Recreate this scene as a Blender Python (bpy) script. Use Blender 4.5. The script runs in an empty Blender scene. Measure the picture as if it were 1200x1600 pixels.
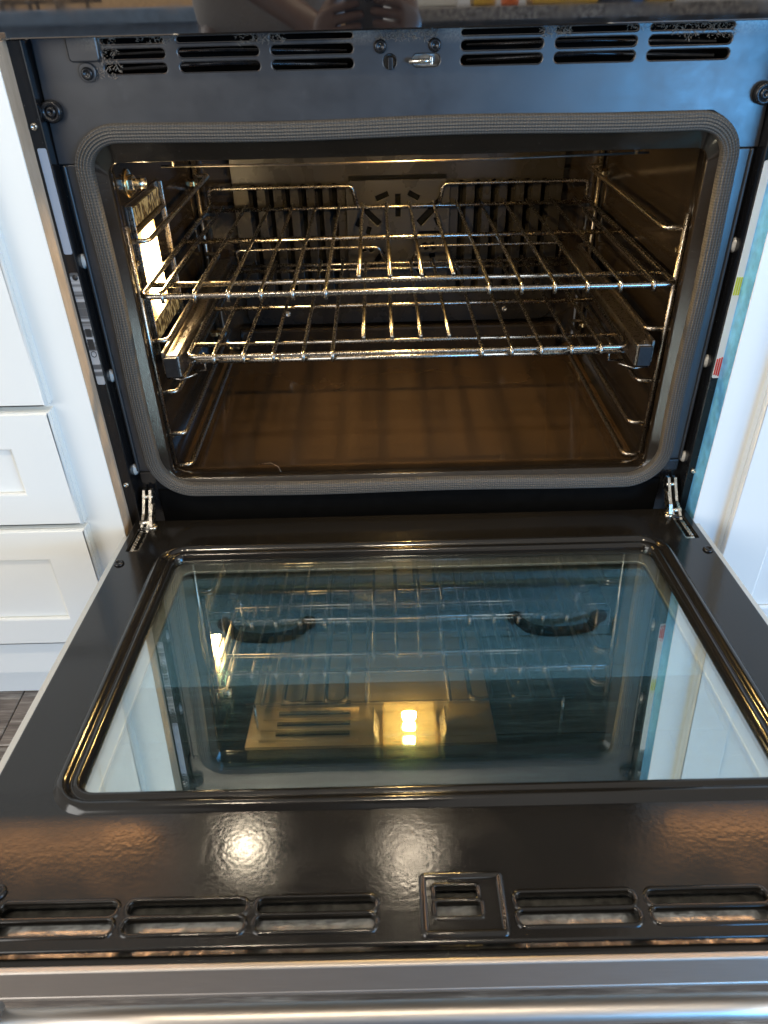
import bpy, bmesh, math, random
from mathutils import Vector, Matrix
random.seed(7)
sc = bpy.context.scene
C = sc.collection
PI = math.pi

# ------------------------------------------------------------------ camera
cam = bpy.data.cameras.new('camera'); cam_o = bpy.data.objects.new('camera', cam); C.objects.link(cam_o)
right = Vector((0.99968, -0.0112, -0.0216)); fwd = Vector((-0.0030, 0.8228, -0.5683))
fwd.normalize(); right = (right - fwd * right.dot(fwd)).normalized(); up = right.cross(fwd)
CAM = Vector((-0.0316, -0.8555, 0.5774))
m = Matrix((( right.x, up.x, -fwd.x, CAM.x), (right.y, up.y, -fwd.y, CAM.y), (right.z, up.z, -fwd.z, CAM.z), (0, 0, 0, 1)))
cam_o.matrix_world = m
cam.sensor_fit = 'VERTICAL'; cam.sensor_height = 36.0; cam.lens = 36.0 * 1172.75 / 1600.0
cam.clip_start = 0.002; cam.clip_end = 60
cam.dof.use_dof = True; cam.dof.focus_distance = 1.05; cam.dof.aperture_fstop = 11.0
sc.camera = cam_o

# ------------------------------------------------------------------ world and lamps
w = bpy.data.worlds.new('World'); sc.world = w; w.use_nodes = True
bg = w.node_tree.nodes['Background']; bg.inputs[0].default_value = (0.98, 0.94, 0.88, 1); bg.inputs[1].default_value = 0.62

def area(name, loc, target, sx, sy, power, color):
    l = bpy.data.lights.new(name, 'AREA'); l.shape = 'RECTANGLE'; l.size = sx; l.size_y = sy
    l.energy = power; l.color = color
    o = bpy.data.objects.new(name, l); C.objects.link(o); o.location = loc
    o.rotation_euler = (Vector(target) - Vector(loc)).to_track_quat('-Z', 'Y').to_euler()
    return o
area('blue_sheen_light', (1.28, -2.10, 0.20), (0.30, 0.0, 0.42), 0.8, 0.46, 31.0, (0.13, 0.48, 1.0))  # added blue panel floating low, gives the front panel its sheen
area('left_fill_light', (-2.6, -2.5, 1.2), (-0.3, 0.0, 0.1), 2.2, 1.7, 66, (1.0, 0.985, 0.95))  # broad fill lamp from the left, tuned to whiten the cabinets
area('right_fill_light', (2.8, -2.0, 1.1), (0.5, 0.0, 0.1), 1.2, 1.4, 42, (0.80, 0.92, 1.0))  # added cool fill aimed at the right cabinet

sc.view_settings.view_transform = 'Standard'; sc.view_settings.look = 'None'
sc.view_settings.exposure = 0.0; sc.view_settings.gamma = 1.0; sc.view_settings.use_curve_mapping = False
sc.render.engine = 'CYCLES'
cy = sc.cycles
cy.use_denoising = True; cy.max_bounces = 14; cy.glossy_bounces = 8; cy.transparent_max_bounces = 40
cy.transmission_bounces = 12; cy.diffuse_bounces = 4; cy.sample_clamp_indirect = 6.0
cy.caustics_reflective = False; cy.caustics_refractive = False; cy.blur_glossy = 0.5

# ------------------------------------------------------------------ materials
def mat(name):
    M = bpy.data.materials.new(name); M.use_nodes = True
    return M, M.node_tree, M.node_tree.nodes['Principled BSDF']

def nd(nt, t, **kw):
    n = nt.nodes.new(t)
    for k, v in kw.items(): setattr(n, k, v)
    return n

def coords(nt, scale=(1, 1, 1), out='Object'):
    tc = nd(nt, 'ShaderNodeTexCoord'); mp = nd(nt, 'ShaderNodeMapping'); mp.inputs['Scale'].default_value = scale
    nt.links.new(tc.outputs[out], mp.inputs['Vector']); return mp.outputs['Vector']

def noise(nt, vec, scale, detail=3, rough=0.5):
    n = nd(nt, 'ShaderNodeTexNoise'); n.inputs['Scale'].default_value = scale
    n.inputs['Detail'].default_value = detail; n.inputs['Roughness'].default_value = rough
    if vec is not None: nt.links.new(vec, n.inputs['Vector'])
    return n.outputs['Fac']

def ramp(nt, fac, stops):
    r = nd(nt, 'ShaderNodeValToRGB'); e = r.color_ramp.elements
    while len(e) < len(stops): e.new(0.5)
    for i, (p, c) in enumerate(stops):
        e[i].position = p; e[i].color = (c, c, c, 1) if not isinstance(c, tuple) else (*c, 1)
    nt.links.new(fac, r.inputs[0]); return r.outputs['Color']

def bump(nt, h, strength, dist, b, normal=None):
    n = nd(nt, 'ShaderNodeBump'); n.inputs['Strength'].default_value = strength; n.inputs['Distance'].default_value = dist
    nt.links.new(h, n.inputs['Height'])
    if normal is not None: nt.links.new(normal, n.inputs['Normal'])
    if b is not None: nt.links.new(n.outputs[0], b.inputs['Normal'])
    return n.outputs[0]

def mixc(nt, fac, a, b):
    n = nd(nt, 'ShaderNodeMix', data_type='RGBA')
    if isinstance(fac, float): n.inputs[0].default_value = fac
    else: nt.links.new(fac, n.inputs[0])
    for i, v in ((6, a), (7, b)):
        if isinstance(v, tuple): n.inputs[i].default_value = (*v, 1)
        else: nt.links.new(v, n.inputs[i])
    return n.outputs[2]

def simple(name, col, rough=0.4, metal=0.0, nscale=60, var=0.12, bstr=0.0, bdist=0.001, spec=0.5, rvar=0.0, scale=(1, 1, 1), coat=0.0):
    M, nt, b = mat(name); v = coords(nt, scale)
    n = noise(nt, v, nscale, 4)
    lo = tuple(c * (1 - var) for c in col); hi = tuple(min(1, c * (1 + var)) for c in col)
    nt.links.new(ramp(nt, n, [(0.3, lo), (0.7, hi)]), b.inputs['Base Color'])
    b.inputs['Metallic'].default_value = metal; b.inputs['Specular IOR Level'].default_value = spec
    b.inputs['Coat Weight'].default_value = coat
    if rvar: nt.links.new(ramp(nt, n, [(0.25, max(0.02, rough - rvar)), (0.75, rough + rvar)]), b.inputs['Roughness'])
    else: b.inputs['Roughness'].default_value = rough
    if bstr: bump(nt, n, bstr, bdist, b)
    return M

def enamel(name, col, rough, peel_scale, peel, speck=0.0, spec=0.5):
    M, nt, b = mat(name); v = coords(nt)
    big = noise(nt, v, 9, 3)
    c = ramp(nt, big, [(0.3, tuple(x * 0.85 for x in col)), (0.75, tuple(x * 1.2 for x in col))])
    if speck:
        vo = nd(nt, 'ShaderNodeTexVoronoi'); vo.inputs['Scale'].default_value = 190; nt.links.new(v, vo.inputs['Vector'])
        c = mixc(nt, ramp(nt, vo.outputs['Distance'], [(0.03, speck), (0.10, 0.0)]), c, (0.35, 0.31, 0.26))
    nt.links.new(c, b.inputs['Base Color'])
    nt.links.new(ramp(nt, noise(nt, v, 22, 4), [(0.3, rough * 0.75), (0.75, rough * 1.35)]), b.inputs['Roughness'])
    b.inputs['Specular IOR Level'].default_value = spec
    bump(nt, noise(nt, v, peel_scale, 2), peel, 0.0006, b)
    return M

M_door = enamel('door_enamel', (0.008, 0.0070, 0.0060), 0.135, 230, 0.10)
M_trim = enamel('window_trim_enamel', (0.010, 0.009, 0.008), 0.12, 160, 0.05)
M_lip = enamel('door_lip_enamel', (0.009, 0.008, 0.007), 0.22, 60, 0.01)
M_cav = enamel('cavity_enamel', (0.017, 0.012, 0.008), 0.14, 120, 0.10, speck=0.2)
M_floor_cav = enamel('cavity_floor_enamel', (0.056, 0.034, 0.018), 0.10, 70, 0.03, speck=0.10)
M_back = enamel('back_panel_enamel', (0.015, 0.0132, 0.0115), 0.28, 120, 0.10, speck=0.15, spec=0.30)
M_fan = enamel('fan_cover_enamel', (0.021, 0.019, 0.017), 0.30, 120, 0.08, speck=0.15, spec=0.35)
M_black = enamel('chassis_black', (0.008, 0.008, 0.009), 0.22, 200, 0.12, speck=0.4)
M_void = simple('dark_interior', (0.003, 0.003, 0.003), 0.8, var=0.2, spec=0.05)

# satin front panel with lint near its top edge
def face_material():
    M, nt, b = mat('satin_front_paint'); v = coords(nt)
    sep = nd(nt, 'ShaderNodeSeparateXYZ'); nt.links.new(v, sep.inputs[0])
    base = ramp(nt, noise(nt, v, 14, 5, 0.6), [(0.35, (0.020, 0.021, 0.024)), (0.8, (0.034, 0.036, 0.040))])
    smear = ramp(nt, noise(nt, coords(nt, (1.4, 1, 0.7)), 11, 5, 0.7), [(0.60, 0.0), (0.74, 0.22)])
    base = mixc(nt, smear, base, (0.12, 0.13, 0.14))
    mr = nd(nt, 'ShaderNodeMapRange'); mr.inputs[1].default_value = 0.5355; mr.inputs[2].default_value = 0.5490
    nt.links.new(sep.outputs['Z'], mr.inputs[0])
    patch = ramp(nt, noise(nt, coords(nt, (1, 1, 0.3)), 13, 2), [(0.47, 0.0), (0.62, 1.0)])
    fib = ramp(nt, noise(nt, coords(nt, (1, 1, 1.0)), 420, 5, 0.7), [(0.35, 0.15), (0.65, 1.0)])
    mul = nd(nt, 'ShaderNodeMath', operation='MULTIPLY'); nt.links.new(mr.outputs[0], mul.inputs[0]); nt.links.new(patch, mul.inputs[1])
    mul2 = nd(nt, 'ShaderNodeMath', operation='MULTIPLY'); nt.links.new(mul.outputs[0], mul2.inputs[0]); nt.links.new(fib, mul2.inputs[1])
    nt.links.new(mixc(nt, mul2.outputs[0], base, (0.36, 0.29, 0.22)), b.inputs['Base Color'])
    nt.links.new(ramp(nt, noise(nt, v, 30, 5, 0.7), [(0.3, 0.32), (0.7, 0.42)]), b.inputs['Roughness'])
    b.inputs['Specular IOR Level'].default_value = 1.0
    bump(nt, noise(nt, v, 900, 2), 0.05, 0.0003, b)
    return M
M_face = face_material()

M_wire = simple('rack_chrome', (0.38, 0.355, 0.325), 0.25, 1.0, 500, 0.22, 0.08, 0.0003, rvar=0.08)
M_rod = simple('support_rod_steel', (0.42, 0.37, 0.31), 0.30, 1.0, 600, 0.35, 0.2, 0.0004, rvar=0.12)
M_rail = simple('slide_rail_steel', (0.28, 0.245, 0.21), 0.34, 1.0, 420, 0.35, 0.3, 0.0004, rvar=0.14)
M_railcap = simple('slide_rail_cap', (0.018, 0.018, 0.019), 0.38, 0.4, 300, 0.3, 0.2, 0.0004)
M_nut = simple('brass_nut', (0.75, 0.58, 0.32), 0.25, 1.0, 90, 0.1)
M_zinc = simple('zinc_steel', (0.66, 0.62, 0.55), 0.28, 1.0, 180, 0.25, 0.1, 0.0006, rvar=0.1)
M_screw = simple('black_screw', (0.03, 0.03, 0.032), 0.25, 0.6, 200, 0.3)
M_element = simple('heating_element', (0.10, 0.085, 0.07), 0.45, 0.7, 160, 0.35, 0.15, 0.0004)
M_reflector = simple('lamp_reflector', (0.88, 0.74, 0.48), 0.22, 1.0, 260, 0.15, 0.5, 0.001)
M_white = simple('white_cabinet_paint', (0.80, 0.81, 0.78), 0.33, 0, 5, 0.02, 0.03, 0.0005, spec=0.45)
M_white_r = simple('white_cabinet_paint_satin', (0.80, 0.81, 0.79), 0.36, 0, 5, 0.02, 0.03, 0.0005, spec=0.45)
M_blue_edge = simple('light_blue_edge', (0.14, 0.46, 0.86), 0.30, 0, 90, 0.22, 0.2, 0.001)  # plain light blue colour for the right inner edge
M_label = None
M_bronze = simple('dark_bronze_pull', (0.018, 0.014, 0.011), 0.30, 0.8, 120, 0.3, 0.1, 0.0006)
M_spacer = simple('window_spacer_frame', (0.55, 0.54, 0.50), 0.34, 0.6, 70, 0.10, 0.1, 0.0005)
M_dimple = simple('dimple_highlight_grey', (0.50, 0.49, 0.46), 0.30, 0, 60, 0.1)  # highlights of the pressed side dimples, put into their colour
M_wool = simple('white_insulation', (0.72, 0.73, 0.72), 0.8, 0, 200, 0.2, 0.5, 0.002)
M_foil = simple('inner_door_foil', (0.40, 0.40, 0.38), 0.30, 0.9, 110, 0.4, 0.6, 0.002)

def wood(name, c1, c2, c3, scale, rough):
    M, nt, b = mat(name); v = coords(nt, scale)
    n = noise(nt, v, 6, 6, 0.65); f = noise(nt, v, 34, 4, 0.6)
    c = mixc(nt, ramp(nt, f, [(0.35, 0.0), (0.65, 0.55)]), ramp(nt, n, [(0.3, c1), (0.5, c2), (0.72, c3)]), c1)
    oi = nd(nt, 'ShaderNodeObjectInfo')
    hs = nd(nt, 'ShaderNodeHueSaturation')
    mr = nd(nt, 'ShaderNodeMapRange'); mr.inputs[3].default_value = 0.72; mr.inputs[4].default_value = 1.25
    nt.links.new(oi.outputs['Random'], mr.inputs[0]); nt.links.new(mr.outputs[0], hs.inputs['Value']); nt.links.new(c, hs.inputs['Color'])
    nt.links.new(hs.outputs[0], b.inputs['Base Color']); b.inputs['Roughness'].default_value = rough
    bump(nt, f, 0.35, 0.001, b); return M
M_plank = wood('grey_brown_plank', (0.07, 0.054, 0.045), (0.20, 0.165, 0.14), (0.50, 0.46, 0.41), (1.1, 14, 14), 0.42)
M_tan = wood('raw_maple_edge', (0.44, 0.33, 0.235), (0.55, 0.425, 0.31), (0.62, 0.49, 0.37), (6, 14, 3), 0.6)
M_butcher = wood('oiled_wood_counter', (0.40, 0.19, 0.065), (0.58, 0.30, 0.11), (0.70, 0.40, 0.17), (1.5, 9, 9), 0.45)

def brushed(name, col, rough, scale):
    M, nt, b = mat(name); v = coords(nt, scale)
    n = noise(nt, v, 30, 5, 0.7)
    nt.links.new(ramp(nt, n, [(0.25, tuple(c * 0.88 for c in col)), (0.75, tuple(min(1, c * 1.1) for c in col))]), b.inputs['Base Color'])
    b.inputs['Metallic'].default_value = 1.0
    nt.links.new(ramp(nt, n, [(0.2, rough - 0.07), (0.8, rough + 0.09)]), b.inputs['Roughness'])
    bump(nt, n, 0.10, 0.0003, b); return M
M_steel = brushed('brushed_stainless', (0.60, 0.55, 0.50), 0.42, (1, 60, 60))
M_steel_side = brushed('brushed_stainless_edge', (0.70, 0.65, 0.58), 0.40, (60, 1, 60))

def gasket_material():
    M, nt, b = mat('woven_fibreglass'); uv = nd(nt, 'ShaderNodeUVMap')
    def wave(axis, scale):
        wv = nd(nt, 'ShaderNodeTexWave', wave_type='BANDS', bands_direction=axis); wv.inputs['Scale'].default_value = scale
        wv.inputs['Distortion'].default_value = 0.25; nt.links.new(uv.outputs[0], wv.inputs['Vector']); return wv.outputs['Fac']
    a = wave('X', 105.0); c = wave('Y', 170.0)
    mu = nd(nt, 'ShaderNodeMath', operation='MULTIPLY'); nt.links.new(a, mu.inputs[0]); nt.links.new(c, mu.inputs[1])
    n = noise(nt, uv.outputs[0], 7, 4)
    col = mixc(nt, ramp(nt, mu.outputs[0], [(0.05, 0.0), (0.7, 1.0)]), (0.064, 0.056, 0.047), (0.140, 0.123, 0.102))
    col = mixc(nt, ramp(nt, n, [(0.35, 0.0), (0.75, 0.45)]), col, (0.07, 0.06, 0.05))
    nt.links.new(col, b.inputs['Base Color']); b.inputs['Roughness'].default_value = 0.62
    bump(nt, mu.outputs[0], 0.7, 0.0008, b); return M
M_gasket = gasket_material()

def pane_material(name, tint, f0, glow=(0.95, 1.0, 0.98)):
    M = bpy.data.materials.new(name); M.use_nodes = True; nt = M.node_tree; nt.nodes.clear()
    out = nd(nt, 'ShaderNodeOutputMaterial'); mx = nd(nt, 'ShaderNodeMixShader')
    tr = nd(nt, 'ShaderNodeBsdfTransparent'); tr.inputs[0].default_value = (*tint, 1)
    gl = nd(nt, 'ShaderNodeBsdfGlossy'); gl.inputs['Color'].default_value = (*glow, 1)
    v = coords(nt, (0.6, 9, 1))
    nt.links.new(ramp(nt, noise(nt, v, 8, 4), [(0.35, 0.002), (0.75, 0.012)]), gl.inputs['Roughness'])
    fr = nd(nt, 'ShaderNodeFresnel'); ge = nd(nt, 'ShaderNodeNewGeometry')
    io = nd(nt, 'ShaderNodeMapRange'); io.inputs[3].default_value = 1.5; io.inputs[4].default_value = 1 / 1.5   # the pane is not refracting: use the air-side value on both faces
    nt.links.new(ge.outputs['Backfacing'], io.inputs[0]); nt.links.new(io.outputs[0], fr.inputs['IOR'])
    ad = nd(nt, 'ShaderNodeMath', operation='ADD', use_clamp=True); ad.inputs[1].default_value = f0
    nt.links.new(fr.outputs[0], ad.inputs[0]); nt.links.new(ad.outputs[0], mx.inputs[0])
    nt.links.new(tr.outputs[0], mx.inputs[1]); nt.links.new(gl.outputs[0], mx.inputs[2]); nt.links.new(mx.outputs[0], out.inputs[0])
    return M
M_pane = pane_material('door_glass_clear', (0.91, 0.945, 0.945), 0.22)
M_pane_mid = pane_material('door_glass_middle', (0.745, 0.835, 0.84), 0.10)
M_pane_out = pane_material('door_glass_tinted', (0.71, 0.80, 0.805), 0.06)

def lamp_glass():
    M = bpy.data.materials.new('pebbled_lamp_glass'); M.use_nodes = True; nt = M.node_tree; nt.nodes.clear()
    out = nd(nt, 'ShaderNodeOutputMaterial'); mx = nd(nt, 'ShaderNodeMixShader'); mx2 = nd(nt, 'ShaderNodeMixShader')
    tr = nd(nt, 'ShaderNodeBsdfTransparent'); tr.inputs[0].default_value = (1, 0.92, 0.70, 1)
    gl = nd(nt, 'ShaderNodeBsdfGlossy'); gl.inputs['Roughness'].default_value = 0.12
    tl = nd(nt, 'ShaderNodeBsdfTranslucent'); tl.inputs['Color'].default_value = (0.95, 0.70, 0.30, 1)
    vo = nd(nt, 'ShaderNodeTexVoronoi'); vo.inputs['Scale'].default_value = 260; nt.links.new(coords(nt), vo.inputs['Vector'])
    bn = bump(nt, vo.outputs['Distance'], 1.0, 0.003, None); nt.links.new(bn, gl.inputs['Normal'])
    nt.links.new(ramp(nt, vo.outputs['Distance'], [(0.25, 0.02), (0.65, 0.28)]), mx.inputs[0])
    mx2.inputs[0].default_value = 0.15
    nt.links.new(tr.outputs[0], mx.inputs[1]); nt.links.new(tl.outputs[0], mx.inputs[2])
    nt.links.new(mx.outputs[0], mx2.inputs[1]); nt.links.new(gl.outputs[0], mx2.inputs[2]); nt.links.new(mx2.outputs[0], out.inputs[0])
    return M
M_lampglass = lamp_glass()

def emit(name, col, s):
    M = bpy.data.materials.new(name); M.use_nodes = True; nt = M.node_tree; nt.nodes.clear()
    out = nd(nt, 'ShaderNodeOutputMaterial'); e = nd(nt, 'ShaderNodeEmission'); e.inputs[0].default_value = (*col, 1); e.inputs[1].default_value = s
    nt.links.new(e.outputs[0], out.inputs[0]); return M
M_bulb = emit('halogen_bulb', (1.0, 0.79, 0.49), 3800)
def lens_material():
    M = bpy.data.materials.new('lit_lamp_lens'); M.use_nodes = True; nt = M.node_tree; nt.nodes.clear()
    out = nd(nt, 'ShaderNodeOutputMaterial'); e = nd(nt, 'ShaderNodeEmission'); tc = nd(nt, 'ShaderNodeTexCoord')
    mp = nd(nt, 'ShaderNodeMapping'); mp.inputs['Location'].default_value = (-0.0, -0.5, -0.5); mp.inputs['Scale'].default_value = (0.0, 1.0, 1.0)
    ln_ = nd(nt, 'ShaderNodeVectorMath', operation='LENGTH'); nt.links.new(tc.outputs['Generated'], mp.inputs[0]); nt.links.new(mp.outputs[0], ln_.inputs[0])
    nt.links.new(ramp(nt, ln_.outputs['Value'], [(0.10, (1.0, 0.84, 0.56)), (0.45, (1.0, 0.66, 0.26)), (0.70, (0.85, 0.42, 0.10))]), e.inputs[0])
    st = nd(nt, 'ShaderNodeMapRange'); st.inputs[1].default_value = 0.05; st.inputs[2].default_value = 0.62; st.inputs[3].default_value = 150; st.inputs[4].default_value = 5.0
    nt.links.new(ln_.outputs['Value'], st.inputs[0]); nt.links.new(st.outputs[0], e.inputs[1]); nt.links.new(e.outputs[0], out.inputs[0]); return M
M_lens = lens_material()
def glow_glass():
    M = bpy.data.materials.new('glowing_pebbled_glass'); M.use_nodes = True; nt = M.node_tree; b = nt.nodes['Principled BSDF']
    vo = nd(nt, 'ShaderNodeTexVoronoi'); vo.inputs['Scale'].default_value = 210; nt.links.new(coords(nt, (1, 1, 0.45)), vo.inputs['Vector'])
    c = ramp(nt, vo.outputs['Distance'], [(0.30, (0.02, 0.012, 0.004)), (0.50, (0.30, 0.17, 0.05)), (0.66, (1.0, 0.72, 0.30))])
    nt.links.new(c, b.inputs['Emission Color']); b.inputs['Emission Strength'].default_value = 0.28
    b.inputs['Base Color'].default_value = (0.02, 0.014, 0.008, 1); b.inputs['Roughness'].default_value = 0.15
    bump(nt, vo.outputs['Distance'], 0.8, 0.002, b); return M
M_glow = glow_glass()
M_down = emit('downlight_lens', (1.0, 0.84, 0.62), 420)

def print_material(name, paper, ink, rows, seed, blocks=()):
    # flat printed label: rows of unreadably small type on paper
    M, nt, b = mat(name); tc = nd(nt, 'ShaderNodeTexCoord'); sep = nd(nt, 'ShaderNodeSeparateXYZ'); nt.links.new(tc.outputs['Generated'], sep.inputs[0])
    mrow = nd(nt, 'ShaderNodeMath', operation='MULTIPLY'); nt.links.new(sep.outputs['X'], mrow.inputs[0]); mrow.inputs[1].default_value = rows
    fr = nd(nt, 'ShaderNodeMath', operation='FRACT'); nt.links.new(mrow.outputs[0], fr.inputs[0])
    band = ramp(nt, fr.outputs[0], [(0.30, 0.0), (0.36, 1.0), (0.70, 1.0), (0.76, 0.0)])
    fl = nd(nt, 'ShaderNodeMath', operation='FLOOR'); nt.links.new(mrow.outputs[0], fl.inputs[0])
    cb = nd(nt, 'ShaderNodeCombineXYZ'); nt.links.new(fl.outputs[0], cb.inputs[0]); nt.links.new(sep.outputs['Z'], cb.inputs[2]); cb.inputs[1].default_value = seed
    mp = nd(nt, 'ShaderNodeMapping'); mp.inputs['Scale'].default_value = (7.3, 1, 120); nt.links.new(cb.outputs[0], mp.inputs[0])
    wds = ramp(nt, noise(nt, mp.outputs[0], 1.0, 3, 0.7), [(0.44, 0.0), (0.50, 0.85)])
    mp2 = nd(nt, 'ShaderNodeMapping'); mp2.inputs['Scale'].default_value = (7.3, 1, 7); nt.links.new(cb.outputs[0], mp2.inputs[0])
    para = ramp(nt, noise(nt, mp2.outputs[0], 1.0, 1), [(0.36, 0.0), (0.42, 1.0)])
    m1 = nd(nt, 'ShaderNodeMath', operation='MULTIPLY'); nt.links.new(band, m1.inputs[0]); nt.links.new(wds, m1.inputs[1])
    m2 = nd(nt, 'ShaderNodeMath', operation='MULTIPLY'); nt.links.new(m1.outputs[0], m2.inputs[0]); nt.links.new(para, m2.inputs[1])
    nt.links.new(mixc(nt, m2.outputs[0], paper, ink), b.inputs['Base Color']); b.inputs['Roughness'].default_value = 0.45
    return M

# ------------------------------------------------------------------ mesh helpers
def link(name, me, material, parent=None, smooth=False):
    o = bpy.data.objects.new(name, me); C.objects.link(o)
    if material is not None:
        me.materials.clear(); me.materials.append(material)
    if parent is not None: o.parent = parent
    if smooth:
        for p in me.polygons: p.use_smooth = True
    return o

def pyd(name, verts, faces, material, parent=None, smooth=False):
    me = bpy.data.meshes.new(name); me.from_pydata([tuple(v) for v in verts], [], faces)
    bm = bmesh.new(); bm.from_mesh(me); bmesh.ops.recalc_face_normals(bm, faces=bm.faces); bm.to_mesh(me); bm.free()
    return link(name, me, material, parent, smooth)

def box(name, x0, x1, y0, y1, z0, z1, material, parent=None, bevel=0.0, seg=2):
    bm = bmesh.new(); bmesh.ops.create_cube(bm, size=1)
    for v in bm.verts:
        v.co = Vector(((x0 + x1) / 2 + v.co.x * (x1 - x0), (y0 + y1) / 2 + v.co.y * (y1 - y0), (z0 + z1) / 2 + v.co.z * (z1 - z0)))
    if bevel: bmesh.ops.bevel(bm, geom=list(bm.edges), offset=bevel, segments=seg, affect='EDGES', profile=0.5)
    me = bpy.data.meshes.new(name); bm.to_mesh(me); bm.free()
    return link(name, me, material, parent)

def fillet(pts, r, n=5, closed=False):
    pts = [Vector(p) for p in pts]; out = []; N = len(pts)
    for i, p in enumerate(pts):
        if not closed and i in (0, N - 1): out.append(p); continue
        a = pts[(i - 1) % N]; b = pts[(i + 1) % N]
        da = (a - p); db = (b - p); rr = min(r, da.length * 0.48, db.length * 0.48)
        A = p + da.normalized() * rr; B = p + db.normalized() * rr
        for k in range(n + 1):
            t = k / n; out.append(A.lerp(p, t).lerp(p.lerp(B, t), t))
    return out

def tube_geo(pts, r, n=8, closed=False, r_end=None):
    pts = [Vector(p) for p in pts]; N = len(pts); V = []; F = []
    tang = []
    for i in range(N):
        a = pts[(i - 1) % N] if (closed or i > 0) else pts[i]; b = pts[(i + 1) % N] if (closed or i < N - 1) else pts[i]
        tang.append((b - a).normalized())
    ref = Vector((0, 0, 1)) if abs(tang[0].z) < 0.9 else Vector((1, 0, 0))
    nrm = (ref - tang[0] * ref.dot(tang[0])).normalized()
    for i in range(N):
        nrm = (nrm - tang[i] * nrm.dot(tang[i])).normalized(); bi = tang[i].cross(nrm)
        rr = r if r_end is None else r + (r_end - r) * i / (N - 1)
        for k in range(n):
            a = 2 * PI * k / n; V.append(pts[i] + nrm * math.cos(a) * rr + bi * math.sin(a) * rr)
    for i in range(N if closed else N - 1):
        j = (i + 1) % N
        for k in range(n): F.append((i * n + k, i * n + (k + 1) % n, j * n + (k + 1) % n, j * n + k))
    if not closed:
        F.append(tuple(range(n - 1, -1, -1))); F.append(tuple((N - 1) * n + k for k in range(n)))
    return V, F

def tube(name, pts, r, material, parent=None, n=8, closed=False, r_end=None):
    V, F = tube_geo(pts, r, n, closed, r_end); return pyd(name, V, F, material, parent, True)

def tubes(name, list_of, material, parent=None):
    V = []; F = []
    for pts, r in list_of:
        v, f = tube_geo(pts, r, 6); o = len(V); V += v; F += [tuple(i + o for i in q) for q in f]
    return pyd(name, V, F, material, parent, True)

def lathe(name, prof, origin, axis, material, parent=None, n=20, smooth=True):
    # prof: list of (radius, height along axis)
    ax = Vector(axis).normalized(); ref = Vector((0, 0, 1)) if abs(ax.z) < 0.9 else Vector((1, 0, 0))
    u = (ref - ax * ref.dot(ax)).normalized(); v = ax.cross(u); V = []; F = []; o = Vector(origin)
    for (r, h) in prof:
        for k in range(n):
            a = 2 * PI * k / n; V.append(o + ax * h + u * math.cos(a) * r + v * math.sin(a) * r)
    for i in range(len(prof) - 1):
        for k in range(n): F.append((i * n + k, i * n + (k + 1) % n, (i + 1) * n + (k + 1) % n, (i + 1) * n + k))
    F.append(tuple(range(n))); F.append(tuple((len(prof) - 1) * n + k for k in range(n)))
    return pyd(name, V, F, material, parent, smooth)

def rrect(x0, x1, y0, y1, r, n=6):
    out = []
    for cx, cyy, a0 in ((x1 - r, y1 - r, 0), (x0 + r, y1 - r, 90), (x0 + r, y0 + r, 180), (x1 - r, y0 + r, 270)):
        for k in range(n + 1):
            a = math.radians(a0 + 90 * k / n); out.append((cx + r * math.cos(a), cyy + r * math.sin(a)))
    return out

def plate(name, outer, holes, thick, bevel, material, parent=None, M=None, seg=2):
    # flat sheet with real holes and rolled edges: 2D curve filled, extruded, turned to a mesh. Local XY sheet, centred on z
    cu = bpy.data.curves.new(name, 'CURVE'); cu.dimensions = '2D'; cu.fill_mode = 'BOTH'
    cu.extrude = max(0.0, thick / 2 - bevel); cu.bevel_depth = bevel; cu.bevel_resolution = seg - 1; cu.offset = -bevel
    for ring in [outer] + list(holes):
        s = cu.splines.new('POLY'); s.points.add(len(ring) - 1); s.use_cyclic_u = True
        for p, q in zip(s.points, ring): p.co = (q[0], q[1], 0, 1)
    tmp = bpy.data.objects.new('tmp', cu); C.objects.link(tmp)
    dg = bpy.context.evaluated_depsgraph_get(); me = bpy.data.meshes.new_from_object(tmp.evaluated_get(dg))
    bpy.data.objects.remove(tmp); bpy.data.curves.remove(cu)
    if M is not None: me.transform(M)
    me.name = name
    return link(name, me, material, parent)

def XZ(y):   # sheet local (x, y) -> world (x, y, z = local y), facing -y
    return Matrix(((1, 0, 0, 0), (0, 0, -1, y), (0, 1, 0, 0), (0, 0, 0, 1)))

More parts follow.
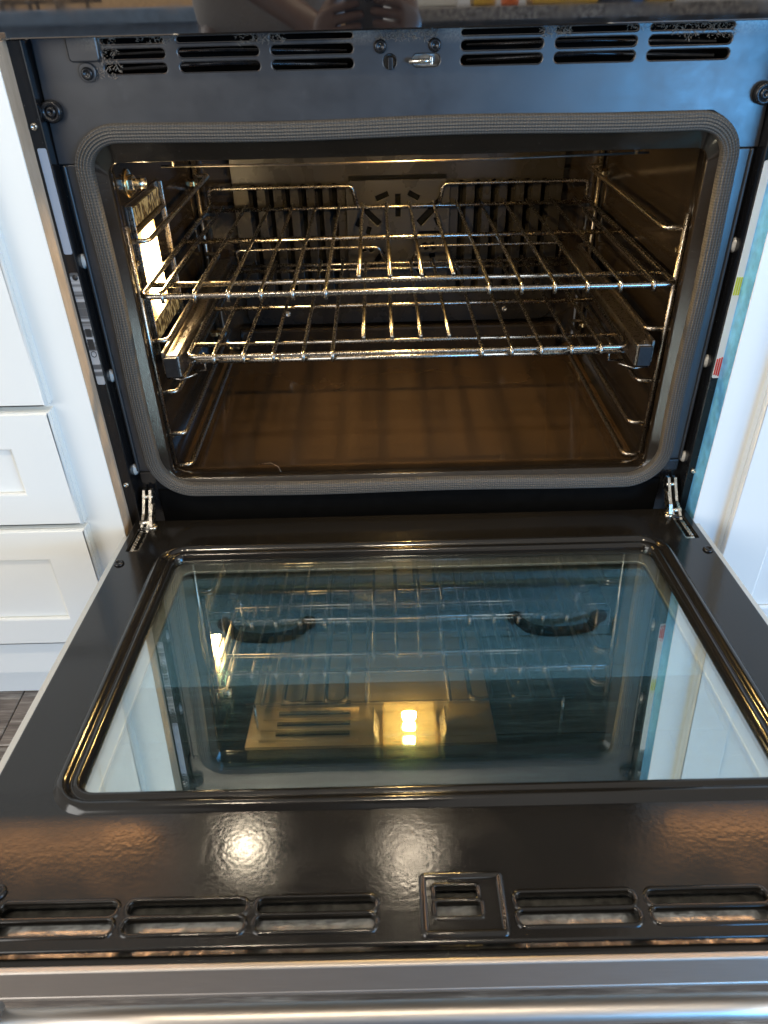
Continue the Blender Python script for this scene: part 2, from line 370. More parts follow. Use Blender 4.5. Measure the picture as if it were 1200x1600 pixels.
def ring_sweep(name, path, prof, material, parent=None, frame='XZ', closed_prof=False):
    # sweep a profile (u outward, w along the plane normal) round a closed flat path; UVs in metres
    N = len(path); P = [Vector((p[0], p[1])) for p in path]; V = []; F = []; nr = []
    for i in range(N):
        t = (P[(i + 1) % N] - P[i - 1]).normalized(); nr.append(Vector((t.y, -t.x)))
    K = len(prof); L = [0.0]
    for i in range(N): L.append(L[-1] + (P[(i + 1) % N] - P[i]).length)
    for i in range(N):
        for (u, wv) in prof:
            q = P[i] + nr[i] * u
            V.append((q.x, -wv, q.y) if frame == 'XZ' else (q.x, q.y, wv))
    uvs = []; S = [0.0]
    for k in range(1, K + 1): S.append(S[-1] + math.hypot(prof[k % K][0] - prof[k - 1][0], prof[k % K][1] - prof[k - 1][1]))
    KK = K if closed_prof else K - 1
    for i in range(N):
        j = (i + 1) % N
        for k in range(KK):
            k2 = (k + 1) % K
            F.append((i * K + k, j * K + k, j * K + k2, i * K + k2)); uvs += [(L[i], S[k]), (L[i + 1], S[k]), (L[i + 1], S[k + 1]), (L[i], S[k + 1])]
    me = bpy.data.meshes.new(name); me.from_pydata(V, [], F); ul = me.uv_layers.new(name='UVMap')
    for li, uv in enumerate(uvs): ul.data[li].uv = uv
    bm = bmesh.new(); bm.from_mesh(me); bmesh.ops.recalc_face_normals(bm, faces=bm.faces); bm.to_mesh(me); bm.free()
    return link(name, me, material, parent, True)

def thing(name, label, cat, loc=(0, 0, 0), group=None):
    o = bpy.data.objects.new(name, None); C.objects.link(o); o.location = loc; o.empty_display_size = 0.05
    o['label'] = label; o['category'] = cat
    if group: o['group'] = group
    return o

def tag(o, label, cat, group=None):
    o['label'] = label; o['category'] = cat
    if group: o['group'] = group
    return o

def screw(parent, p, axis, r, material, socket=True, name='screw'):
    s = lathe(name, [(r, 0), (r, 0.0012), (r * 0.85, 0.0026), (r * 0.55, 0.0032), (r * 0.42, 0.0018), (0.0001, 0.0016)], p, axis, material, parent, 18)
    return s

# ================================================================== SETTING: floor
FZ = -0.387
fl = box('floor', -2.4, 2.4, -3.4, 0.60, FZ - 0.05, FZ - 0.0045, M_void); fl['kind'] = 'structure'
rows = 12; ww = 0.128
proto = {}
for r in range(rows):
    y1 = 0.045 - r * ww; x = -1.75 + random.uniform(-0.6, 0.0)
    while x < 1.5:
        L = random.choice((0.75, 0.95, 1.15))
        if L not in proto:
            p = box('plank', 0.0008, L - 0.0008, -ww + 0.0008, -0.0008, -0.012, 0, M_plank, fl, 0.0012, 1); proto[L] = p.data
        else:
            p = bpy.data.objects.new('plank', proto[L]); C.objects.link(p); p.parent = fl
        p.location = (x, y1, FZ + random.uniform(-0.0006, 0.0006)); x += L

# ================================================================== OVEN
oven = thing('wall_oven', 'black built-in wall oven with lit cavity and glass door folded down', 'oven', (0, 0, 0))

# ---- upper front panel with vent slots
def slot(x0, x1, z0, z1): return rrect(x0, x1, z0, z1, (z1 - z0) * 0.46, 4)
xs = [(-0.297, -0.236), (-0.2231, -0.1447), (-0.1328, -0.0532), (0.052, 0.1317), (0.1435, 0.2225), (0.2343, 0.3147)]
holes = []
for a, b_ in xs:
    holes += [slot(a, b_, 0.5175, 0.5262), slot(a, b_, 0.5300, 0.5385), slot(a, b_, 0.5425, 0.5475)]
holes.append(rrect(-0.0235, -0.0115, 0.5165, 0.5285, 0.0055, 5)); holes.append(rrect(0.0045, 0.0315, 0.5175, 0.5280, 0.005, 5))
outer = [(-0.3655, 0.437), (-0.338, 0.437), (-0.336, 0.448), (-0.322, 0.466), (-0.310, 0.472), (0.310, 0.472), (0.322, 0.466), (0.336, 0.448), (0.338, 0.437), (0.3655, 0.437), (0.3625, 0.556), (-0.3625, 0.556)]
plate('front_panel', outer, holes, 0.005, 0.0012, M_face, oven, XZ(0.0025))
box('vent_plenum', -0.345, 0.345, 0.035, 0.038, 0.49, 0.556, M_void, oven)
for (xa, xb) in ((-0.297, -0.06), (0.06, 0.31)):
    tubes('vent_wiring', [([(xa, 0.026, 0.520), ((xa + xb) / 2, 0.024, 0.5235), (xb, 0.027, 0.519)], 0.0022), ([(xa, 0.028, 0.533), ((xa + xb) / 2, 0.024, 0.5345), (xb, 0.028, 0.531)], 0.0018)], M_screw, oven)
box('latch_backing', -0.030, 0.040, 0.010, 0.012, 0.510, 0.535, M_wool, oven)
tube('latch_hook', fillet([(0.001, -0.006, 0.5225), (0.020, -0.007, 0.5225), (0.022, 0.012, 0.5225)], 0.004), 0.0022, M_zinc, oven)
box('latch_hook', 0.0218, 0.0245, -0.004, 0.010, 0.5185, 0.5262, M_zinc, oven, 0.0008)
box('latch_switch', -0.0195, -0.0145, -0.003, 0.009, 0.5155, 0.5265, M_railcap, oven, 0.0008)
for sx in (-0.0264, 0.0264): screw(oven, (sx, -0.0002, 0.5353), (0, -1, 0), 0.0062, M_screw)
# bumper screws in the corners of the panel
for sx in (-0.3575, 0.3565):
    lathe('bumper_screw', [(0.0105, 0), (0.0105, 0.006), (0.0095, 0.0085), (0.0062, 0.0085), (0.0056, 0.0060), (0.0050, 0.0060), (0.0044, 0.0088), (0.0020, 0.0088), (0.0014, 0.0070)], (sx, -0.0002, 0.487), (0, -1, 0), M_screw, oven, 24)
# cover tab at the upper left
tabo = rrect(-0.329, -0.2985, 0.5285, 0.5560, 0.004, 4)
plate('cover_tab', tabo, [], 0.004, 0.0016, M_face, oven, XZ(-0.0022))
plate('cover_tab', rrect(-0.3225, -0.3055, 0.5115, 0.5283, 0.0075, 6), [], 0.003, 0.001, M_face, oven, XZ(-0.0017))
screw(oven, (-0.3140, -0.0033, 0.5190), (0, -1, 0), 0.0058, M_screw)

# lint caught on the vents: countless fibres, one tuft mesh
def lint():
    V = []; F = []; rnd = random.Random(3)
    for (x0, x1, z0, z1, n) in ((-0.306, -0.280, 0.514, 0.549, 150), (-0.262, -0.225, 0.543, 0.549, 60), (-0.165, -0.118, 0.541, 0.549, 110), (-0.030, 0.030, 0.5405, 0.549, 230), (0.128, 0.158, 0.541, 0.549, 130), (0.255, 0.318, 0.535, 0.548, 160), (0.21, 0.30, 0.544, 0.549, 80)):
        for k in range(n):
            x = rnd.uniform(x0, x1); z = rnd.uniform(z0, z1); a = rnd.uniform(0, 2 * PI); L = rnd.uniform(0.0012, 0.0038); y = -rnd.uniform(0.0004, 0.0022)
            p = [(x, y, z), (x + L * 0.5 * math.cos(a), y - 0.0006, z + L * 0.5 * math.sin(a)), (x + L * math.cos(a + rnd.uniform(-0.9, 0.9)), y, min(0.5492, z + L * math.sin(a)))]
            v, f = tube_geo(p, rnd.uniform(0.00012, 0.00030), 3); o = len(V); V += v; F += [tuple(i + o for i in q) for q in f]
    return V, F
M_lint = simple('beige_lint', (0.32, 0.255, 0.195), 0.9)
V, F = lint(); ln = pyd('lint', V, F, M_lint, oven); ln['kind'] = 'stuff'

# ---- control panel above
cp = box('control_panel', -0.381, 0.381, -0.030, 0.0, 0.5495, 0.668, None, oven, 0.0015)
Mcp, nt, b = mat('black_control_glass'); b.inputs['Base Color'].default_value = (0.006, 0.006, 0.007, 1)
b.inputs['IOR'].default_value = 3.6
nt.links.new(ramp(nt, noise(nt, coords(nt), 40, 4), [(0.4, 0.02), (0.8, 0.06)]), b.inputs['Roughness'])
cp.data.materials.append(Mcp)

# ---- side flanges, labels and their fastenings
def fq(x, z): return (-0.0316 + (x + 0.0316) * 0.9738, 0.5774 + (z - 0.5774) * 0.9738)   # same sight line, brought forward onto the mounting flange
for s in (-1, 1):
    x0, x1 = sorted((s * 0.3400, s * 0.4050))
    box('side_panel', x0, x1, 0.004, 0.010, -0.035, 0.5495, M_black, oven, 0.0006, 1)
    x0, x1 = sorted((s * 0.3655, s * 0.3900))
    box('mounting_flange', x0, x1, -0.0180, 0.0036, -0.035, 0.5490, M_black, oven, 0.0008, 1)
    xa, xb = sorted((s * 0.330, s * 0.3580))
    box('side_frame', xa, xb, 0.0006, 0.0038, 0.046, 0.4368, M_face, oven, 0.0012)
    xa, xb = sorted((s * 0.3575, s * 0.3612))
    box('side_frame_fold', xa, xb, -0.0022, 0.0038, 0.062, 0.4366, M_face, oven, 0.0014)
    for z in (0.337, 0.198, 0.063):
        lathe('dimple', [(0.0088, 0), (0.0082, 0.0022), (0.0060, 0.0046), (0.0022, 0.0058)], (s * 0.3672, 0.0036, z), (0, -1, 0), M_dimple, oven, 18).scale = (1, 1, 1)
    for z in (0.473, 0.0392):
        q = fq(s * 0.3822, z); screw(oven, (s * 0.3728, -0.0182, q[1]), (0, -1, 0), 0.0036, M_zinc)
def label_plate(name, x0, x1, z0, z1, material):
    a0 = fq(x0, z0); a1 = fq(x1, z1)
    return plate(name, rrect(a0[0], a1[0], a0[1], a1[1], 0.0018, 4), [], 0.0007, 0.0001, material, oven, XZ(-0.0184))
def ink_box(x0, x1, z0, z1, mm, par, name):
    a0 = fq(x0, z0); a1 = fq(x1, z1)
    return box(name, a0[0], a1[0], -0.0191, -0.0187, a0[1], a1[1], mm, par)
label_plate('information_label', -0.3850, -0.3757, 0.3445, 0.4528, print_material('label_print_grey', (0.36, 0.41, 0.49), (0.06, 0.07, 0.09), 4, 1.0))['label'] = 'narrow blue-grey label with lines of tiny print'
lb = label_plate('rating_label', -0.3853, -0.3757, 0.1860, 0.3240, print_material('label_print_silver', (0.46, 0.46, 0.46), (0.05, 0.05, 0.05), 5, 3.0)); lb['label'] = 'silver rating label with tiny print and marks'
M_ink = simple('label_ink', (0.03, 0.03, 0.03), 0.5)
for (za, zb, ia, ib) in ((0.2480, 0.2580, 0.0018, 0.0080), (0.2320, 0.2450, 0.0010, 0.0080)):
    ink_box(-0.3853 + ia, -0.3853 + ib, za, zb, M_ink, lb, 'printed_block')
qc = fq(-0.3805, 0.2260)
ring_sweep('printed_mark', [(qc[0] + 0.0030 * math.cos(a * PI / 8), qc[1] + 0.0036 * math.sin(a * PI / 8)) for a in range(16)], [(-0.0004, 0.0187), (-0.0004, 0.0191), (0.0004, 0.0191), (0.0004, 0.0187)], M_ink, lb)
qc = fq(-0.3795, 0.3185); lathe('printed_mark', [(0.0032, 0), (0.0032, 0.0003)], (qc[0], -0.0187, qc[1]), (0, -1, 0), M_ink, lb, 20)
lr = label_plate('warning_label', 0.3776, 0.3875, 0.1745, 0.4235, print_material('label_print_white', (0.78, 0.80, 0.82), (0.14, 0.15, 0.18), 6, 5.0)); lr['label'] = 'long white warning label with red and yellow-green blocks'
M_red = simple('label_red', (0.62, 0.03, 0.02), 0.45); M_yel = simple('label_yellow_green', (0.55, 0.62, 0.03), 0.45)
for k in range(3):
    ink_box(0.3783 + k * 0.0026, 0.3801 + k * 0.0026, 0.1790 - k * 0.0008, 0.2000 + k * 0.001, M_red, lr, 'printed_stripe')
    ink_box(0.3783 + k * 0.0026, 0.3801 + k * 0.0026, 0.2790, 0.3000, M_yel, lr, 'printed_stripe')

# ---- cavity shell: lofted rounded rectangle
def loft_cavity():
    rings = [(-0.001, 0.333, 0.036, 0.461, 0.030), (0.003, 0.331, 0.038, 0.459, 0.030), (0.0045, 0.318, 0.0455, 0.4375, 0.014), (0.008, 0.3165, 0.0465, 0.4365, 0.012),
             (0.016, 0.3165, 0.0450, 0.4365, 0.012), (0.022, 0.3230, 0.0430, 0.4480, 0.026), (0.034, 0.3300, 0.0400, 0.4700, 0.028), (0.046, 0.332, 0.0350, 0.4720, 0.028), (0.060, 0.332, 0.0300, 0.472, 0.026),
             (0.470, 0.332, 0.0270, 0.472, 0.026), (0.480, 0.329, 0.030, 0.469, 0.026), (0.485, 0.320, 0.039, 0.460, 0.024)]
    V = []; F = []; n = None
    for (y, hx, z0, z1, r) in rings:
        pts = rrect(-hx, hx, z0, z1, r, 6); n = len(pts); V += [(p[0], y, p[1]) for p in pts]
    Ff = []
    for i in range(len(rings) - 1):
        for k in range(n): F.append((i * n + k, i * n + (k + 1) % n, (i + 1) * n + (k + 1) % n, (i + 1) * n + k))
    F.append(tuple((len(rings) - 1) * n + k for k in range(n)))
    return V, F, n
V, F, n = loft_cavity()
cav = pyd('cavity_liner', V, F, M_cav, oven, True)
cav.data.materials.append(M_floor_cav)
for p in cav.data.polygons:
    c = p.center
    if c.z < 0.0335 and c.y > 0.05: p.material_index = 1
# pressed bead running up each side wall near the opening
for s in (-1, 1):
    tube('wall_bead', [(s * 0.3305, 0.050, 0.075), (s * 0.3305, 0.050, 0.430)], 0.0035, M_cav, oven)
    tube('wall_bead', [(s * 0.3315, 0.062, 0.075), (s * 0.3315, 0.062, 0.430)], 0.0025, M_cav, oven)
    tube('wall_bead', [(s * 0.3310, 0.455, 0.10), (s * 0.3310, 0.455, 0.44)], 0.006, M_cav, oven)

# ---- convection back panel with slots and the fan plate
holes = []
for x in (-0.240, -0.2125, -0.185, -0.158, -0.131, -0.107):
    holes.append([(x - 0.0065, 0.135), (x + 0.0065, 0.135), (x + 0.0065, 0.322), (x + 0.001, 0.324), (x - 0.0065, 0.317)])
for x in (0.107, 0.134, 0.161, 0.188, 0.216, 0.244):
    holes.append([(x - 0.0065, 0.135), (x + 0.0065, 0.135), (x + 0.0065, 0.317), (x - 0.001, 0.324), (x - 0.0065, 0.322)])
plate('back_panel', rrect(-0.272, 0.272, 0.085, 0.405, 0.02, 6), holes, 0.002, 0.0006, M_back, oven, XZ(0.466))
box('back_panel_void', -0.265, 0.265, 0.479, 0.481, 0.09, 0.40, M_void, oven)
# louvre fins folded behind each slot
for x in (-0.240, -0.2125, -0.185, -0.158, -0.131, -0.107):
    pyd('louvre', [(x - 0.0065, 0.4675, 0.135), (x - 0.002, 0.477, 0.135), (x - 0.002, 0.477, 0.322), (x - 0.0065, 0.4675, 0.317), (x - 0.0075, 0.4675, 0.135), (x - 0.003, 0.478, 0.135), (x - 0.003, 0.478, 0.322), (x - 0.0075, 0.4675, 0.317)],
        [(0, 1, 2, 3), (7, 6, 5, 4), (0, 4, 5, 1), (1, 5, 6, 2), (2, 6, 7, 3), (3, 7, 4, 0)], M_back, oven)
for x in (0.107, 0.134, 0.161, 0.188, 0.216, 0.244):
    pyd('louvre', [(x + 0.0065, 0.4675, 0.135), (x + 0.002, 0.477, 0.135), (x + 0.002, 0.477, 0.322), (x + 0.0065, 0.4675, 0.317), (x + 0.0075, 0.4675, 0.135), (x + 0.003, 0.478, 0.135), (x + 0.003, 0.478, 0.322), (x + 0.0075, 0.4675, 0.317)],
        [(0, 1, 2, 3), (7, 6, 5, 4), (0, 4, 5, 1), (1, 5, 6, 2), (2, 6, 7, 3), (3, 7, 4, 0)], M_back, oven)
def para(cx, cz, w_, h_, ang, sk=0.0):
    a = math.radians(ang); out = []
    for u, v in ((-1, -1), (1, -1), (1, 1), (-1, 1)):
        px = u * w_ / 2 + v * sk; pz = v * h_ / 2
        out.append((cx + px * math.cos(a) - pz * math.sin(a), cz + px * math.sin(a) + pz * math.cos(a)))
    return out
fh = [para(-0.026, 0.303, 0.022, 0.009, 22), para(0.026, 0.303, 0.020, 0.009, -28), para(0.0, 0.288, 0.009, 0.036, 0), para(-0.046, 0.274, 0.010, 0.042, 45), para(0.052, 0.276, 0.012, 0.050, -45),
      para(-0.066, 0.262, 0.009, 0.014, -25), para(-0.050, 0.249, 0.008, 0.013, -20), para(0.066, 0.262, 0.009, 0.014, 25), para(-0.060, 0.219, 0.010, 0.010, 15), para(-0.047, 0.219, 0.008, 0.012, 15),
      para(0.046, 0.221, 0.007, 0.013, 20), para(0.059, 0.221, 0.007, 0.013, 20), para(0.058, 0.205, 0.010, 0.008, 10), para(-0.036, 0.200, 0.009, 0.036, -38), para(0.052, 0.243, 0.036, 0.006, 0), para(0.036, 0.180, 0.009, 0.030, 38)]
plate('fan_cover', [(-0.083, 0.1450), (0.083, 0.1450), (0.086, 0.200), (0.085, 0.322), (0.078, 0.328), (-0.078, 0.328), (-0.085, 0.322), (-0.086, 0.200)], fh, 0.0018, 0.0005, M_fan, oven, XZ(0.4560))
box('fan_void', -0.080, 0.080, 0.4625, 0.4640, 0.150, 0.3335, M_void, oven)
for sx in (-0.20, 0.19): screw(oven, (sx, 0.4648, 0.105), (0, -1, 0), 0.005, M_zinc)
# lower step of the back wall
box('back_step', -0.290, 0.290, 0.452, 0.478, 0.031, 0.082, M_cav, oven, 0.006, 3)

# ---- broil element under the roof and the ceiling lamp
bro = []
for k, hx in enumerate((0.255, 0.215)):
    pass
def serp(x0, x1, y0, y1, z, n):
    pts = []
    for i in range(n):
        x = x0 + (x1 - x0) * i / (n - 1)
        pts += [(x, y0, z), (x, y1, z)] if i % 2 == 0 else [(x, y1, z), (x, y0, z)]
    return fillet(pts, 0.018, 5)
tube('broil_element', serp(-0.265, -0.075, 0.135, 0.42, 0.446, 6), 0.0042, M_element, oven)
tube('broil_element', serp(0.075, 0.265, 0.135, 0.42, 0.446, 6), 0.0042, M_element, oven)
tube('broil_bracket', [(-0.285, 0.10, 0.4165), (-0.1, 0.098, 0.4150), (0.1, 0.098, 0.4155), (0.285, 0.10, 0.4180)], 0.0013, M_element, oven)
for sx in (-0.27, 0.27): tube('broil_bracket', [(sx, 0.10, 0.417), (sx, 0.10, 0.4715)], 0.0025, M_zinc, oven)
# brushed reflector plate pressed into the roof round the lamp
M_roofplate = brushed('brushed_roof_reflector', (0.72, 0.58, 0.38), 0.46, (2, 50, 50))
plate('roof_reflector', rrect(-0.285, 0.150, 0.030, 0.380, 0.012, 5), [rrect(-0.048, 0.048, 0.036, 0.130, 0.003, 3)], 0.0030, 0.001, M_roofplate, oven, Matrix(((1, 0, 0, 0), (0, 1, 0, 0), (0, 0, 1, 0.4698), (0, 0, 0, 1))))
for yy in (0.075, 0.100, 0.128, 0.155): box('roof_slot', -0.235, -0.105, yy, yy + 0.009, 0.4655, 0.4680, M_void, oven, 0.0008)
for yy in (0.064, 0.089, 0.117, 0.144): tube('roof_rib', [(-0.262, yy, 0.4672), (-0.09, yy, 0.4672)], 0.0022, M_roofplate, oven)
LX, LY = 0.0, 0.082
lamp = box('ceiling_lamp', LX - 0.047, LX + 0.047, LY - 0.045, LY + 0.047, 0.462, 0.4705, M_reflector, oven, 0.002)
for (a0, a1, b0, b1) in ((-0.047, -0.044, -0.045, 0.047), (0.044, 0.047, -0.045, 0.047), (-0.0438, 0.0438, -0.045, -0.042), (-0.0438, 0.0438, 0.044, 0.047)):
    box('lamp_housing', LX + a0, LX + a1, LY + b0, LY + b1, 0.4400, 0.4618, M_lampglass, lamp)
box('lamp_cover', LX - 0.0435, LX + 0.0435, LY - 0.0415, LY + 0.0435, 0.4375, 0.4395, M_lampglass, lamp, 0.0006)
lathe('lamp_bulb', [(0.002, -0.012), (0.0055, -0.009), (0.0060, 0.0), (0.0055, 0.009), (0.002, 0.012)], (LX, LY + 0.020, 0.4490), (1, 0, 0), M_bulb, lamp, 12)
for sx in (-1, 1):
    pyd('lamp_clip', [(sx * 0.052, LY - 0.03, 0.470), (sx * 0.062, LY - 0.03, 0.440), (sx * 0.062, LY + 0.03, 0.440), (sx * 0.052, LY + 0.03, 0.470), (sx * 0.054, LY - 0.03, 0.470), (sx * 0.064, LY - 0.03, 0.440), (sx * 0.064, LY + 0.03, 0.440), (sx * 0.054, LY + 0.03, 0.470)],
        [(0, 1, 2, 3), (7, 6, 5, 4), (0, 4, 5, 1), (1, 5, 6, 2), (2, 6, 7, 3), (3, 7, 4, 0)], M_zinc, lamp)

# ---- side lamp on the left wall
sl = box('side_lamp', -0.3325, -0.3300, 0.078, 0.242, 0.188, 0.378, M_cav, oven, 0.001)
box('lamp_cover', -0.3298, -0.3278, 0.098, 0.226, 0.350, 0.370, M_glow, sl, 0.0006)
box('lamp_cover', -0.3298, -0.3278, 0.098, 0.226, 0.204, 0.228, M_glow, sl, 0.0006)
box('lamp_cover', -0.3298, -0.3280, 0.178, 0.236, 0.234, 0.344, M_cav, sl, 0.0006)
box('lamp_lens', -0.3298, -0.3262, 0.100, 0.174, 0.236, 0.342, M_lens, sl, 0.0015)
for z in (0.3445, 0.2335): box('lamp_bezel', -0.3300, -0.3240, 0.086, 0.238, z - 0.0014, z + 0.0014, M_rod, sl, 0.0008)
for y in (0.087, 0.237): box('lamp_bezel', -0.3300, -0.3245, y - 0.0014, y + 0.0014, 0.190, 0.376, M_rod, sl, 0.0008)
# meat-probe socket above the side lamp
soc = lathe('probe_socket', [(0.017, 0), (0.0165, 0.0015), (0.0135, 0.003)], (-0.3320, 0.112, 0.3965), (1, 0, 0), M_nut, oven, 24)
lathe('socket_nut', [(0.0105, 0.0), (0.0105, 0.0050), (0.0095, 0.0056)], (-0.3290, 0.112, 0.3965), (1, 0, 0), M_zinc, soc, 6, False)
lathe('socket_barrel', [(0.0062, 0.0), (0.0062, 0.0075), (0.0066, 0.0078), (0.0066, 0.0095), (0.0062, 0.0098), (0.0062, 0.0135), (0.0044, 0.0135), (0.0042, 0.006)], (-0.3240, 0.112, 0.3965), (1, 0, 0), M_zinc, soc, 20)

# ---- rack supports (ladders) on both walls
for s in (-1, 1):
    X = lambda a: s * a
    lad = tube('rack_support', fillet([(X(0.324), 0.046, 0.045), (X(0.324), 0.046, 0.362)], 0.01), 0.0034, M_rod, oven)
    tube('upright', [(X(0.324), 0.440, 0.055), (X(0.324), 0.440, 0.372)], 0.0034, M_rod, lad)
    for z in (0.345, 0.280, 0.2225, 0.152, 0.090, 0.040):
        tube('rung', fillet([(X(0.3265), 0.050, z), (X(0.302), 0.050, z), (X(0.302), 0.436, z), (X(0.3265), 0.436, z)], 0.016, 6), 0.0031, M_rod, lad, 8)
    for (yy, zz) in ((0.056, 0.318), (0.056, 0.085), (0.430, 0.335), (0.430, 0.085)):
        nut = lathe('nut', [(0.0066, 0), (0.0066, 0.006), (0.0058, 0.0075), (0.0034, 0.0078), (0.0034, 0.0105), (0.0028, 0.0112)], (X(0.3315), yy, zz), (-s, 0, 0), M_nut, lad, 6, False)

# ---- gasket round the opening
prof = []
nr = 6; W = 0.0185
for k in range(nr * 6 + 1):
    t = k / (nr * 6); u = -W / 2 + W * t
    dome = math.sqrt(max(0.0, 1 - (2 * t - 1) ** 2)) ** 0.8
    ribs = abs(math.sin(PI * nr * t)) ** 0.7
    prof.append((u, 0.0015 + dome * 0.0062 + ribs * 0.0017 * (0.3 + dome)))
prof = [(-W / 2, -0.002)] + prof + [(W / 2, -0.002)]
gp = []
for (cx, cz, r, a0) in ((0.3375 - 0.040, 0.4645 - 0.036, 0.036, 0), (-0.3375 + 0.040, 0.4645 - 0.036, 0.036, 90), (-0.3375 + 0.05, 0.0315 + 0.05, 0.05, 180), (0.3375 - 0.05, 0.0315 + 0.05, 0.05, 270)):
    rx = 0.3375 - abs(cx)
    for k in range(13):
        a = math.radians(a0 + 90 * k / 12); gp.append((cx + rx * math.cos(a), cz + r * math.sin(a)))
path = []
for i, p in enumerate(gp):
    q = gp[(i + 1) % len(gp)]; d = math.hypot(q[0] - p[0], q[1] - p[1]); nseg = max(1, int(d / 0.02))
    for k in range(nseg):
        t = k / nseg; path.append((p[0] + (q[0] - p[0]) * t, p[1] + (q[1] - p[1]) * t))
wob = []
for i, p in enumerate(path):   # hand-fitted rope: it wanders slightly off its line
    wob.append((p[0] + 0.0012 * math.sin(p[1] * 23 + 1.0) , p[1] + 0.0011 * math.sin(p[0] * 17 + 0.6)))
ring_sweep('door_gasket', wob, prof, M_gasket, oven)
ring_sweep('cavity_flange', rrect(-0.345, 0.345, 0.012, 0.476, 0.045, 8), [(-0.014, -0.003), (-0.0, -0.0045), (0.016, -0.0048)], M_black, oven)
tube('lint_thread', [(-0.205, 0.030, 0.0500), (-0.196, 0.022, 0.0560), (-0.186, 0.02, 0.0580), (-0.176, 0.016, 0.0540), (-0.172, 0.010, 0.0490)], 0.00022, M_rod, oven, 5)
# lower chassis below the gasket
box('lower_chassis', -0.3395, 0.3395, 0.001, 0.010, -0.075, 0.030, M_void, oven, 0.001)
for s in (-1, 1):
    x0, x1 = sorted((s * 0.3375, s * 0.3575)); box('hinge_pocket', x0, x1, -0.004, 0.0035, 0.046, 0.062, M_black, oven, 0.001)

# ---- door, folded down (tilted 4.4 degrees up at the front). Local frame: (x, -v, h)
TILT = math.radians(4.36)
XY = lambda h: Matrix(((1, 0, 0, 0), (0, -1, 0, 0), (0, 0, -1, h), (0, 0, 0, 1)))    # sheet (x, v) -> (x, -v, h)
def R2(x0, x1, v0, v1, r=0.002, n=5): return rrect(x0, x1, v0, v1, r, n)
WX, WV0, WV1 = 0.2960, 0.1180, 0.4740
vx = [(-0.315, -0.231), (-0.2226, -0.1386), (-0.1303, -0.0463), (0.054, 0.138), (0.148, 0.232), (0.240, 0.324)]
holes = [R2(-WX, WX, WV0, WV1, 0.014)]
rims = []
for a, b_ in vx: rims += [(a, b_, 0.5700, 0.5805), (a, b_, 0.5832, 0.5935)]
rims += [(-0.0030, 0.0270, 0.5635, 0.5725), (-0.0030, 0.0285, 0.5755, 0.5860)]
for (a, b_, c, d) in rims: holes.append(R2(a, b_, c, d, (d - c) * (0.15 if a > -0.01 and b_ < 0.03 else 0.42), 4))
# hinge slots
for s in (-1, 1):
    x0, x1 = sorted((s * 0.3445, s * 0.3585)); holes.append(R2(x0, x1, 0.052, 0.104, 0.001, 2))
outer = rrect(-0.3685, 0.3685, 0.030, 0.6045, 0.006, 4)
door = plate('door', outer, holes, 0.004, 0.0018, M_door, oven, XY(-0.002), 3)
door.rotation_euler = (-TILT, 0, 0)
# pressed rims round the vent slots
for (a, b_, c, d) in rims:
    small = a > -0.01 and b_ < 0.03
    ring_sweep('vent_rim', [(p[0], -p[1]) for p in reversed(R2(a, b_, c, d, (d - c) * (0.15 if small else 0.42), 5))], [(-0.0004, -0.0045), (-0.0002, 0.0002), (0.0008, 0.0014), (0.0020, 0.0010), (0.0032, 0.0000), (0.0034, -0.001)], M_door, door, 'XY')
ring_sweep('latch_rim', [(p[0], -p[1]) for p in reversed(R2(-0.0120, 0.0445, 0.5550, 0.5985, 0.002, 3))], [(-0.0028, -0.001), (-0.0024, 0.0010), (-0.0008, 0.0024), (0.0012, 0.0022), (0.0026, 0.0)], M_door, door, 'XY')
# window surround: double raised bead
ring_sweep('window_bead', [(p[0], -p[1]) for p in reversed(R2(-WX, WX, WV0, WV1, 0.016, 8))],
           [(-0.0030, -0.0100), (-0.0020, -0.0030), (-0.0005, 0.0006), (0.0020, 0.0026), (0.0045, 0.0024), (0.0062, 0.0008), (0.0075, 0.0004), (0.0092, 0.0022), (0.0120, 0.0052), (0.0150, 0.0058), (0.0176, 0.0044), (0.0195, 0.0018), (0.0215, 0.0001), (0.0225, -0.001)], M_trim, door, 'XY')
# panes
def pane(h0, h1, mx, grow=0.010):
    o = box('glass_pane', -WX - grow, WX + grow, -WV1 - grow, -WV0 + grow, h0, h1, mx, door, 0.0004, 1); return o
pane(-0.0090, -0.0060, M_pane); pane(-0.0225, -0.0195, M_pane_mid); pane(-0.0405, -0.0365, M_pane_out)
plate('window_spacer', R2(-WX - 0.008, WX + 0.008, WV0 - 0.008, WV1 + 0.008, 0.012), [R2(-WX + 0.0135, WX - 0.0135, WV0 + 0.016, WV1 - 0.007, 0.010)], 0.004, 0.0012, M_spacer, door, XY(-0.0155))
plate('window_spacer', R2(-WX - 0.008, WX + 0.008, WV0 - 0.008, WV1 + 0.008, 0.012), [R2(-WX + 0.0060, WX - 0.0060, WV0 + 0.006, WV1 - 0.004, 0.010)], 0.004, 0.0012, M_spacer, door, XY(-0.0300))
